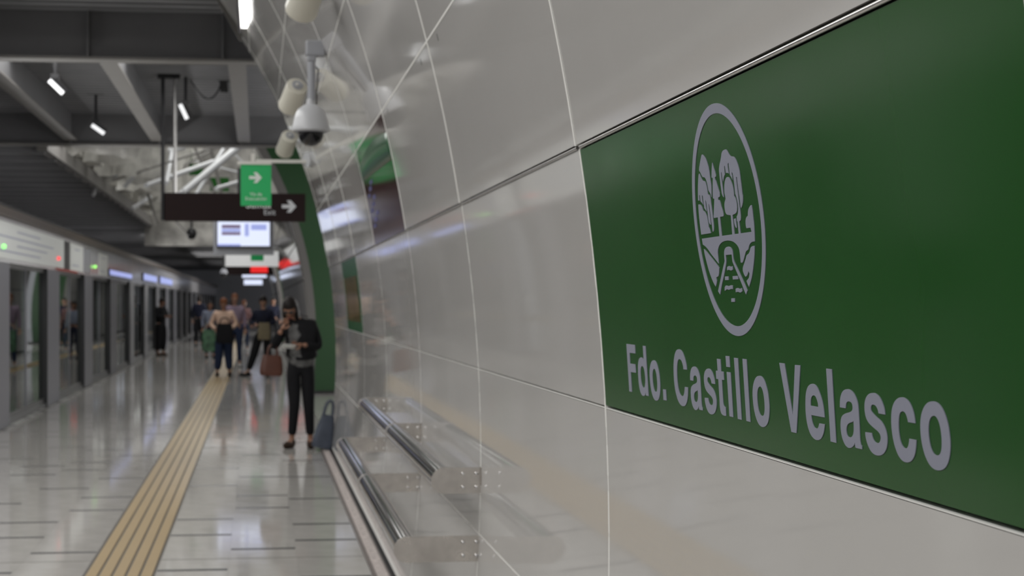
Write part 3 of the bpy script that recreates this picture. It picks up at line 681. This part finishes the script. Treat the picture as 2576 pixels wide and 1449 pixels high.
def monitor(px,py,F,wd,h,label,rich=True):
    o0=at(px,py,F); t=empty('information_screen',o0,label=label,cat='screen',group='hanging information screens')
    mb=MB(); mb.box(-wd*.58,wd*.58,.04,.24,-h*.85,h*.80); mb.build('housing',M['grey'],t)
    mb=MB(); mb.box(-wd/2-.02,wd/2+.02,-.01,.04,-h/2-.03,h/2+.02); mb.build('bezel',M['blackplastic'],t)
    mb=MB(); mb.box(-wd/2,wd/2,-.014,-.009,-h/2,h/2); mb.build('display',M['screenw'] if rich else M['screenw'],t)
    mb=MB(); mb.box(-.12,.12,.1,.18,h*.8,4.2-o0.z if F<60 else 3.9-o0.z); mb.build('mount',M['blackplastic'],t)
    if rich:
        for a,b,c,d,m in ((-.42,-.06,.22,.36,'screend'),(-.42,-.06,-.06,.06,'screend'),(-.42,-.06,.07,.20,'screen'),(.02,.10,-.1,.4,'screen'),(.14,.44,.15,.38,'screen'),(-.5,-.06,-.5,-.42,'screen')):
            mb=MB(); mb.box(a*wd,b*wd,-.016,-.014,c*h,d*h); mb.build('display_block',M[m],t)
monitor(613,588,31,1.0,.475,'large lit information screen hanging under the brown sign')
monitor(640,692,76,1.15,.24,'upper small lit screen far down the platform',False)
monitor(637,710,96,1.1,.30,'lower small lit screen farthest down the platform',False)
o0=at(634,651,40); t=empty('hanging_sign_box',o0,label='white hanging box sign below the large lit screen',cat='sign')
mb=MB(); mb.box(-.66,.66,.0,.2,-.19,.19); mb.build('box',M['backlit'],t); mb=MB(); mb.box(-.4,.4,.08,.12,.19,1.3); mb.build('mount',M['blackplastic'],t)
o0=at(647,644,39); t=empty('evacuation_sign',o0,label='tiny distant green sign in front of the white box sign',cat='sign')
mb=MB(); mb.box(-.155,.155,-.01,.01,-.12,.12); mb.build('sign_board',M['evac'],t); mb=MB(); mb.box(-.2,1.4,-.01,.01,.12,.15); mb.build('arm',M['white'],t)
o0=at(633,681,66); t=empty('exit_sign',o0,label='distant dark brown hanging sign beyond the white box sign',cat='sign')
mb=MB(); mb.box(-.95,.95,-.06,.06,-.17,.17); mb.build('sign_box',M['darkbrown'],t); mb=MB(); mb.tube((-.9,0,.1),(-.9,0,1.0),.03); mb.build('hanger_pole',M['blackplastic'],t)
o0=at(652,678,60); t=empty('red_sign',o0,label='small red lit sign hanging in front of the distant brown sign',cat='sign')
mb=MB(); mb.box(-.32,.32,-.02,.02,-.12,.12); mb.build('sign_board',M['red'],t); mb=MB(); mb.box(-.02,.02,-.01,.01,.12,1.0); mb.build('hanger',M['blackplastic'],t)
for px,py,F in ((482,590,44),(563,688,60)):
    o0=at(px,py,F); t=empty('dome_camera',o0,label='dark dome camera under the far ceiling left of the screens' if F<50 else 'small pale dome camera far down beside the distant brown sign',cat='camera')
    mb=MB(); mb.lathe([(0,.18),(.09,.16),(.14,.05),(.14,0)],(0,0,0),20); mb.build('housing',M['blackplastic'] if F<50 else M['grey'],t,True)
    mb=MB(); mb.lathe([(.13,0),(.11,-.08),(.06,-.13),(0,-.14)],(0,0,0),20); mb.build('dome',M['dome'],t,'all')
    mb=MB(); mb.tube((0,0,.16),(0,0,3.9-o0.z),.03); mb.build('pole',M['blackplastic'],t)

# ================================================================== people
def cloth(name,col,r=.8,n=.1,b=.3): return mat(name,col,r,0,.2,noise=n,scale=14,bump=b)
SKIN=mat('skin',(.30,.155,.10),.5,noise=.05); SKIN2=mat('skin_light',(.40,.23,.16),.5)
def skinned(chains,sub=1):
    "chains: list of (nodes{name:(co,r)}, edges, root)"
    tot=bmesh.new()
    for nodes,edges,root in chains:
        names=list(nodes); me=bpy.data.meshes.new('t'); me.from_pydata([nodes[n][0] for n in names],[(names.index(a),names.index(b)) for a,b in edges],[])
        o=bpy.data.objects.new('t',me); COL.objects.link(o); o.modifiers.new('s','SKIN'); sb=o.modifiers.new('u','SUBSURF'); sb.levels=sub; sb.render_levels=sub
        for i,n in enumerate(names):
            sv=me.skin_vertices[0].data[i]; r=nodes[n][1]; sv.radius=r if isinstance(r,tuple) else (r,r); sv.use_root=(n==root)
        dg=bpy.context.evaluated_depsgraph_get(); dg.update(); m2=bpy.data.meshes.new_from_object(o.evaluated_get(dg))
        tot.from_mesh(m2); bpy.data.objects.remove(o); bpy.data.meshes.remove(me); bpy.data.meshes.remove(m2)
    return tot
def finish(bm,name,mt,parent,**k):
    me=bpy.data.meshes.new(name); bm.to_mesh(me); bm.free()
    for p in me.polygons:p.use_smooth=True
    me.materials.append(mt); return link(name,me,parent,**k)
def head_bm(bm,c,rot,s=1.0):
    "head with face looking along local -Y; c centre, rot matrix"
    nu,nv=26,20; vs=[]
    for j in range(nv+1):
        ph=-pi/2+pi*j/nv
        for i in range(nu):
            th=2*pi*i/nu; x=cos(ph)*sin(th); y=-cos(ph)*cos(th); z=sin(ph)
            wx,wy,wz=.075,.095,.115
            p=Vector((x*wx,y*wy,z*wz))
            if z<0: p.x*=1-.28*(-z)**1.3; p.y*=1-.10*(-z)
            if y<0:                               # face side
                f=-y
                g=lambda X,Z,sx,sz: math.exp(-((p.x-X)/sx)**2-((p.z-Z)/sz)**2)
                p.y-=f*(.024*g(0,-.022,.012,.022)+.008*g(0,.03,.05,.012)+.009*g(0,-.062,.022,.010)+.008*g(0,-.098,.03,.014))
                p.y+=f*(.012*g(.031,.004,.016,.012)+.012*g(-.031,.004,.016,.012)+.004*g(0,-.080,.03,.008))
            vs.append(bm.verts.new(c+rot@(p*s)))
    for j in range(nv):
        for i in range(nu):
            a,b,cc,d=vs[j*nu+i],vs[j*nu+(i+1)%nu],vs[(j+1)*nu+(i+1)%nu],vs[(j+1)*nu+i]
            try: bm.faces.new((a,b,cc,d))
            except Exception: pass
    for sx in (-1,1):                             # ears
        ring=[]
        for i in range(8):
            q=2*pi*i/8; ring.append([bm.verts.new(c+rot@(Vector((sx*(.068+dx),.008+.014*cos(q)*k,-.008+.028*sin(q)*k))*s)) for dx,k in ((0,1),(.014,1.1),(.015,.6))])
        for i in range(8):
            j=(i+1)%8
            for k in (0,1): bm.faces.new((ring[i][k],ring[j][k],ring[j][k+1],ring[i][k+1]))
        bm.faces.new([r[2] for r in ring])
def ell(bm,c,r,rot=Matrix.Identity(3),n=16,m=12,cut=None):
    vs=[]
    for j in range(m+1):
        ph=-pi/2+pi*j/m
        for i in range(n):
            th=2*pi*i/n; p=Vector((r[0]*cos(ph)*cos(th),r[1]*cos(ph)*sin(th),r[2]*sin(ph)))
            vs.append((bm.verts.new(c+rot@p),p))
    for j in range(m):
        for i in range(n):
            q=[vs[j*n+i],vs[j*n+(i+1)%n],vs[(j+1)*n+(i+1)%n],vs[(j+1)*n+i]]
            if cut and all(cut(v[1]) for v in q): continue
            try: bm.faces.new([v[0] for v in q])
            except Exception: pass
BASE=dict(pelvis=(0,0,.93),waist=(0,0,1.05),chest=(0,-.01,1.27),neck=(0,0,1.44),head=(0,-.01,1.585),
 shl=(.175,0,1.385),shr=(-.175,0,1.385),ell=(.225,.01,1.12),elr=(-.225,.01,1.12),wrl=(.235,-.06,.89),wrr=(-.235,-.06,.89),
 hil=(.088,0,.90),hir=(-.088,0,.90),knl=(.10,-.02,.49),knr=(-.10,-.02,.49),anl=(.11,.02,.085),anr=(-.11,.02,.085))
def person(name_lbl,loc,rz,H=1.70,pose={},top=None,legs=None,shoe=None,hair=None,skin=SKIN,topz=.95,sleeve=True,jacket=None,hairlen=0,head_tilt=0,head_turn=0,hand_dir={},group=None,shorts=False,toe={},shirt=None,soft=1.0,far=False,bun=False):
    J=dict(BASE); J.update(pose); J={k:Vector(v) for k,v in J.items()}; k=H/1.70
    P=empty('person',loc,rz,label=name_lbl,cat='person',group=group); P.scale=(k,k,k)
    r=dict(pelvis=(.11,.085),waist=(.095,.075),chest=(.115,.085),neck=.050,shl=.045,shr=.045,ell=.036,elr=.036,wrl=.027,wrr=.027,hil=.072,hir=.072,knl=.048,knr=.048,anl=.032,anr=.032)
    E=[('pelvis','waist'),('waist','chest'),('chest','neck'),('chest','shl'),('chest','shr'),('shl','ell'),('ell','wrl'),('shr','elr'),('elr','wrr'),
       ('pelvis','hil'),('pelvis','hir'),('hil','knl'),('knl','anl'),('hir','knr'),('knr','anr')]
    nodes={n:(J[n],r[n]) for n in r}
    hd=J['head']; nodes['jaw']=(J['neck'].lerp(hd,.75),.05); E2=E+[('neck','jaw')]
    for s in 'lr':
        an=J['an'+s]; td=Vector(toe.get(s,(0,-1,0))).normalized(); nodes['toe'+s]=(an+td*.13-Vector((0,0,an.z-.035)),.032); E2.append(('an'+s,'toe'+s))
    chains=[(nodes,E2,'pelvis')]
    for s,sg in (('l',1),('r',-1)):
        wr=J['wr'+s]; d=hand_dir.get(s) or (wr-J['el'+s]); d=Vector(d).normalized()
        side=d.cross(Vector((0,-1,.2)));  side=side.normalized() if side.length>.1 else Vector((1,0,0)); nrm=d.cross(side).normalized()
        if nrm.y>0: nrm=-nrm
        nd={'w':(wr,.026),'p':(wr+d*.05,(.034,.017))}; ch=[('w','p')]
        nd['q']=(wr+d*.085,(.036,.015)); ch.append(('p','q')); chains.append((nd,ch,'w'))
        for q,(off,L) in enumerate(((-.030,.060),(-.010,.072),(.010,.068),(.029,.052))):
            b=wr+d*.08+side*off*.9; m=b+d*L*.5+nrm*.008; e=m+d*L*.4+nrm*.022
            chains.append(({'a':(b,.010),'b':(m,.009),'c':(e,.0075)},[('a','b'),('b','c')],'a'))
        b=wr+d*.025-side*sg*.018; m=b+d*.035-side*sg*.032+nrm*.006; e=m+d*.03-side*sg*.006+nrm*.012
        chains.append(({'a':(b,.013),'b':(m,.011),'c':(e,.009)},[('a','b'),('b','c')],'a'))
    bm=skinned(chains,2 if not far else 1)
    rot=Matrix.Rotation(head_turn,3,'Z')@Matrix.Rotation(head_tilt,3,'X')
    head_bm(bm,hd,rot); finish(bm,'body',skin,P)
    # eyes and mouth
    bm=bmesh.new()
    bm.free()
    for sx in (-1,1): 
        bm=bmesh.new(); ell(bm,hd+rot@Vector((sx*.031,-.083,.004)),(.012,.008,.007),rot,8,6); finish(bm,'eye',M['blackplastic'],P)
    bm=bmesh.new(); ell(bm,hd+rot@Vector((0,-.094,-.064)),(.024,.008,.007),rot,10,6); finish(bm,'mouth',M_LIP,P)
    # hair
    bm=bmesh.new()
    ell(bm,hd+rot@Vector((0,.012,.018)),(.088,.108,.118),rot,20,14,cut=lambda p:p.y<-.02 and p.z<.045)
    if hairlen: 
        for sx in (-1,1):
            ell(bm,hd+rot@Vector((sx*.066,.0,-.02-hairlen*.35)),(.032,.06,.07+hairlen*.5),rot,10,10)
        ell(bm,hd+rot@Vector((0,.055,-.03-hairlen*.4)),(.085,.05,.10+hairlen*.5),rot,14,10)
    if bun: ell(bm,hd+rot@Vector((0,.07,.10)),(.045,.045,.045),rot,10,8)
    o=finish(bm,'hair',hair,P)
    # trousers
    g=1.42*max(soft,1.0)
    n2={n:(J[n],tuple(a*g for a in r[n]) if isinstance(r[n],tuple) else r[n]*g*(1.25 if n[:2] in('kn','an') and soft>1 else 1)) for n in('pelvis','waist','hil','hir','knl','knr','anl','anr')}
    for s in 'lr': n2['an'+s]=(J['an'+s].lerp(J['kn'+s],.12),n2['an'+s][1]*1.12)
    e2=[('pelvis','waist'),('pelvis','hil'),('pelvis','hir'),('hil','knl'),('hir','knr')]
    if not shorts: e2+=[('knl','anl'),('knr','anr')]
    else: del n2['anl'],n2['anr']
    finish(skinned([(n2,e2,'pelvis')],2 if not far else 1),'trousers',legs,P)
    # shoes
    for s in 'lr':
        an=J['an'+s]; td=Vector(toe.get(s,(0,-1,0))); ang=math.atan2(td.x,-td.y); R3=Matrix.Rotation(ang,3,'Z')
        bm=bmesh.new(); ell(bm,Vector((an.x,an.y,.035))+R3@Vector((0,-.06,0)),(.043,.135,.045),R3,16,10); ell(bm,Vector((an.x,an.y,.06)),(.042,.055,.05),R3,14,8)
        for v in bm.verts:
            if v.co.z<.0: v.co.z=0
        finish(bm,'shoe',shoe,P)
    # upper garments
    def upper(nm,g,mt,zlow,sl=True,flare=1.0):
        n3={'pelvis':(Vector((J['pelvis'].x,J['pelvis'].y,zlow+.06)),(.165*g*flare,.13*g*flare)),'waist':(J['waist'],(.15*g,.125*g)),'chest':(J['chest'],(.165*g,.13*g)),'neck':(J['neck']-Vector((0,0,.025)),.058*g)}
        e3=[('pelvis','waist'),('waist','chest'),('chest','neck')]
        for s in 'lr':
            n3['sh'+s]=(J['sh'+s],.062*g); n3['el'+s]=(J['el'+s] if sl else J['sh'+s].lerp(J['el'+s],.7),.052*g); e3+=[('chest','sh'+s),('sh'+s,'el'+s)]
            if sl: n3['wr'+s]=(J['el'+s].lerp(J['wr'+s],.88),.040*g); e3.append(('el'+s,'wr'+s))
        return finish(skinned([(n3,e3,'pelvis')],2 if not far else 1),nm,mt,P)
    upper('shirt',1.03,top,topz,sleeve and not jacket)
    if jacket:
        jm,jz=jacket
        # open front jacket: two sleeves with side panels and a back
        o=upper('jacket',1.22,jm,jz,True,1.1)
        bm=bmesh.new(); bm.from_mesh(o.data)
        cx=J['chest'].x
        dele=[f for f in bm.faces if f.normal.y<-.25 and abs(f.calc_center_median().x-(cx-.09))<.06 and f.calc_center_median().z<1.40 and f.calc_center_median().y<-.03 and f.calc_center_median().z>jz-.3]
        bmesh.ops.delete(bm,geom=dele,context='FACES'); bm.to_mesh(o.data); bm.free()
        sd=o.modifiers.new('solid','SOLIDIFY'); sd.thickness=.012
    return P,J
M_LIP=mat('lips',(.28,.09,.08),.5)
K=cloth
black=K('black_cloth',(.010,.010,.012)); navy=K('navy_cloth',(.014,.016,.032)); denim=K('denim',(.022,.034,.075)); greyc=K('grey_pattern',(.13,.13,.13),n=.6)
peach=K('peach_cloth',(.62,.43,.33)); brownshoe=K('brown_suede',(.045,.028,.02)); darkshoe=K('dark_shoe',(.02,.02,.02)); hairb=K('dark_hair',(.012,.009,.008),.5); hairr=K('red_brown_hair',(.16,.055,.02),.5)
khaki=K('khaki',(.20,.17,.11)); pink=K('pink_cloth',(.27,.15,.15)); paleb=K('pale_blue_cloth',(.20,.22,.29)); lilac=K('lilac_cloth',(.25,.19,.25)); whites=K('white_shoe',(.45,.45,.45)); stripe=K('grey_stripe',(.14,.12,.12),n=.4)

wx,wy=.435,17.55
P,J=person('woman in a black jacket and grey shirt looking down at the phone in her hand',(wx,wy,0),0,1.66,
 dict(pelvis=(.04,.02,.94),waist=(.04,.0,1.06),chest=(.03,-.03,1.27),neck=(-.03,-.06,1.45),head=(-.095,-.12,1.565),
  shl=(.165,-.01,1.38),shr=(-.155,-.03,1.37),ell=(.225,.0,1.13),wrl=(.045,-.22,1.165),elr=(-.285,-.08,1.13),wrr=(-.195,-.27,1.33),
  hil=(.10,.02,.90),hir=(-.06,.02,.90),knl=(.115,-.01,.49),knr=(-.045,-.03,.49),anl=(.135,.03,.085),anr=(-.075,.03,.085)),
 top=greyc,legs=black,shoe=brownshoe,hair=hairb,topz=.80,jacket=(black,.96),hairlen=.12,head_tilt=.55,head_turn=-.25,
 hand_dir={'l':(-.95,-.25,.05),'r':(.45,.1,.85)},toe={'r':(-.55,-1,0),'l':(.0,-1,0)},soft=.92)
# sunglasses
rot=Matrix.Rotation(-.25,3,'Z')@Matrix.Rotation(.55,3,'X'); bm=bmesh.new()
for sx in (-1,1): ell(bm,J['head']+rot@Vector((sx*.032,-.094,.006)),(.028,.008,.021),rot,14,8)
ell(bm,J['head']+rot@Vector((0,-.100,.012)),(.018,.005,.004),rot,8,6)
for sx in (-1,1): ell(bm,J['head']+rot@Vector((sx*.074,-.04,.008)),(.003,.055,.005),rot,8,6)
finish(bm,'sunglasses',M['blackplastic'],P)
ph=empty('mobile_phone',(0,0,0),label='pale phone held in the hand of the woman in the black jacket',cat='phone')
k=1.66/1.70; hp_=Vector((wx,wy,0))+Vector((-.105,-.285,1.15))*k
mb=MB(); mb.box(-.075,.06,-.005,.004,-.032,.032); o=mb.build('phone_body',M['signwhite'],ph); ph.location=hp_; ph.rotation_euler=(.9,.10,.35)
bv=o.modifiers.new('b','BEVEL'); bv.width=.003; bv.segments=2
mb=MB(); mb.box(-.068,.053,.004,.0046,-.028,.028); mb.build('phone_screen',M['screend'],ph)

def bagmesh(w0,w1,d0,d1,h,n=10,bulge=.08):
    "soft tapered bag body: bottom w0 x d0, top w1 x d1"
    mb=MB(); N=28; L=9; vs=[]
    for j in range(L+1):
        t=j/L; b=1+bulge*sin(pi*t); a=(w0+(w1-w0)*t)/2*b; c=(d0+(d1-d0)*t)/2*b
        if j==0: a*=.9;c*=.9
        for i in range(N):
            q=2*pi*i/N; cx=abs(cos(q))**.5*(1 if cos(q)>0 else -1); sx=abs(sin(q))**.5*(1 if sin(q)>0 else -1)
            vs.append((a*cx+.004*sin(5*q+3*t),c*sx,t*h+.006*sin(3*q)*(t>.9)))
    fs=[(j*N+i,j*N+(i+1)%N,(j+1)*N+(i+1)%N,(j+1)*N+i) for j in range(L) for i in range(N)]+[tuple(range(N))[::-1],tuple(range(L*N,L*N+N))]
    return mb.add(vs,fs)
def loop(mb,x0,x1,y,z,h,r=.008):
    pts=[]
    for i in range(15):
        a=pi-pi*i/14; pts.append(((x0+x1)/2+(x1-x0)/2*cos(a),y,z+h*sin(a)**.8))
    mb.path(pts,r,8)
leather=mat('brown_leather',(.085,.027,.015),.45,noise=.15,scale=12,bump=.2)
t=empty('handbag',(wx-.30,wy-.12,.80),label='brown leather handbag hanging from the arm of the woman in the black jacket',cat='bag')
t.rotation_euler=(0,.06,.15)
bagmesh(.25,.19,.11,.06,.22).build('bag_body',leather,t,True)
for y in (-.03,.03):
    mb=MB(); loop(mb,-.055,.055,y,.21,.135,.007); mb.build('handle',leather,t,True)
slate=mat('slate_fabric',(.062,.075,.105),.6,noise=.25,scale=9,bump=.5)
b0=flr(815,1133)
t=empty('tote_bag',(b0.x-.03,b0.y+.02,.0),label='slate blue tote bag standing on the floor against the white wall',cat='bag'); t.rotation_euler=(0,.20,.1)
bagmesh(.24,.12,.15,.06,.36).build('bag_body',slate,t,True,loc=(0,0,.026))
for y in (-.03,.03):
    mb=MB(); loop(mb,-.05,.045,y,.375,.17,.012); mb.build('handle',slate,t,True)

person('person in a peach jacket and blue jeans carrying a dark bag in front',(-.747,34.65,0),0,1.68,
 dict(ell=(.28,-.02,1.13),elr=(-.28,-.02,1.13),wrl=(.12,-.24,1.02),wrr=(-.16,-.22,1.02),anl=(.13,.02,.085),anr=(-.14,.02,.085)),top=peach,legs=denim,shoe=darkshoe,hair=hairr,topz=.98,soft=1.2,head_tilt=.3,far=True)
t=empty('dark_bag',(-.72,34.28,.72),label='dark grey bag held in front of the person in the peach jacket',cat='bag')
bagmesh(.36,.30,.16,.12,.42).build('bag_body',black,t,True); mb=MB(); loop(mb,-.1,.1,0,.41,.14,.012); mb.build('handle',black,t,True)
t=empty('shopping_bag',(-1.10,36.0,.50),label='pale green patterned shopping bag to the left of the peach jacket',cat='bag')
bagmesh(.30,.26,.14,.10,.48).build('bag_body',mat('green_print',(.07,.16,.09),.5,noise=.8,scale=9),t,True); mb=MB(); loop(mb,-.08,.08,0,.47,.18,.01); mb.build('handle',whites,t,True)
person('orange haired tall person standing behind the one in the peach jacket',(-.58,39.5,0),0,1.80,{},top=lilac,legs=denim,shoe=whites,hair=hairr,skin=SKIN2,far=True)
person('person in black looking down beside the glass doors',(-2.90,48.2,0),.9,1.74,dict(head=(0,-.06,1.57),wrl=(.05,-.28,1.15),wrr=(-.05,-.28,1.15),ell=(.22,-.05,1.14),elr=(-.22,-.05,1.14)),top=black,legs=black,shoe=brownshoe,hair=hairb,topz=.85,soft=1.25,head_tilt=.5,far=True)
person('person in a navy suit standing with the back to the camera',(-2.14,58.3,0),2.9,1.84,{},top=navy,legs=black,shoe=darkshoe,hair=hairb,skin=SKIN2,topz=.88,soft=1.15,far=True)
person('person in a pale blue top half hidden behind the peach jacket',(-1.38,46,0),.3,1.62,{},top=paleb,legs=navy,shoe=darkshoe,hair=hairb,far=True)
person('person in a pink top, jeans and white shoes in the distance',(-.47,52.5,0),.2,1.66,{},top=pink,legs=denim,shoe=whites,hair=hairr,far=True)
person('person in a dark top and khaki bag leaning behind the woman in black',(.10,34.6,0),-.3,1.72,dict(wrl=(.08,-.26,1.1),wrr=(-.08,-.26,1.1),ell=(.25,-.02,1.14),elr=(-.25,-.02,1.14),anr=(-.30,-.12,.085),knr=(-.17,-.10,.49)),top=navy,legs=black,shoe=darkshoe,hair=hairb,skin=SKIN2,topz=.96,head_tilt=.3,soft=1.1,far=True,toe={'r':(-1,-.3,0)})
person('person in a dark top far behind, right of the pink top',(.55,60,0),.1,1.75,{},top=navy,legs=black,shoe=darkshoe,hair=hairb,far=True)
person('person in a striped grey top, smallest at the far end',(-1.15,70,0),0,1.7,{},top=stripe,legs=navy,shoe=darkshoe,hair=hairb,far=True)

t=empty('khaki_bag',(.12,34.15,.80),label='khaki bag held by the person in a dark top behind the woman in black',cat='bag')
bagmesh(.26,.22,.12,.08,.36).build('bag_body',khaki,t,True); mb=MB(); loop(mb,-.07,.07,0,.35,.14,.01); mb.build('handle',black,t,True)
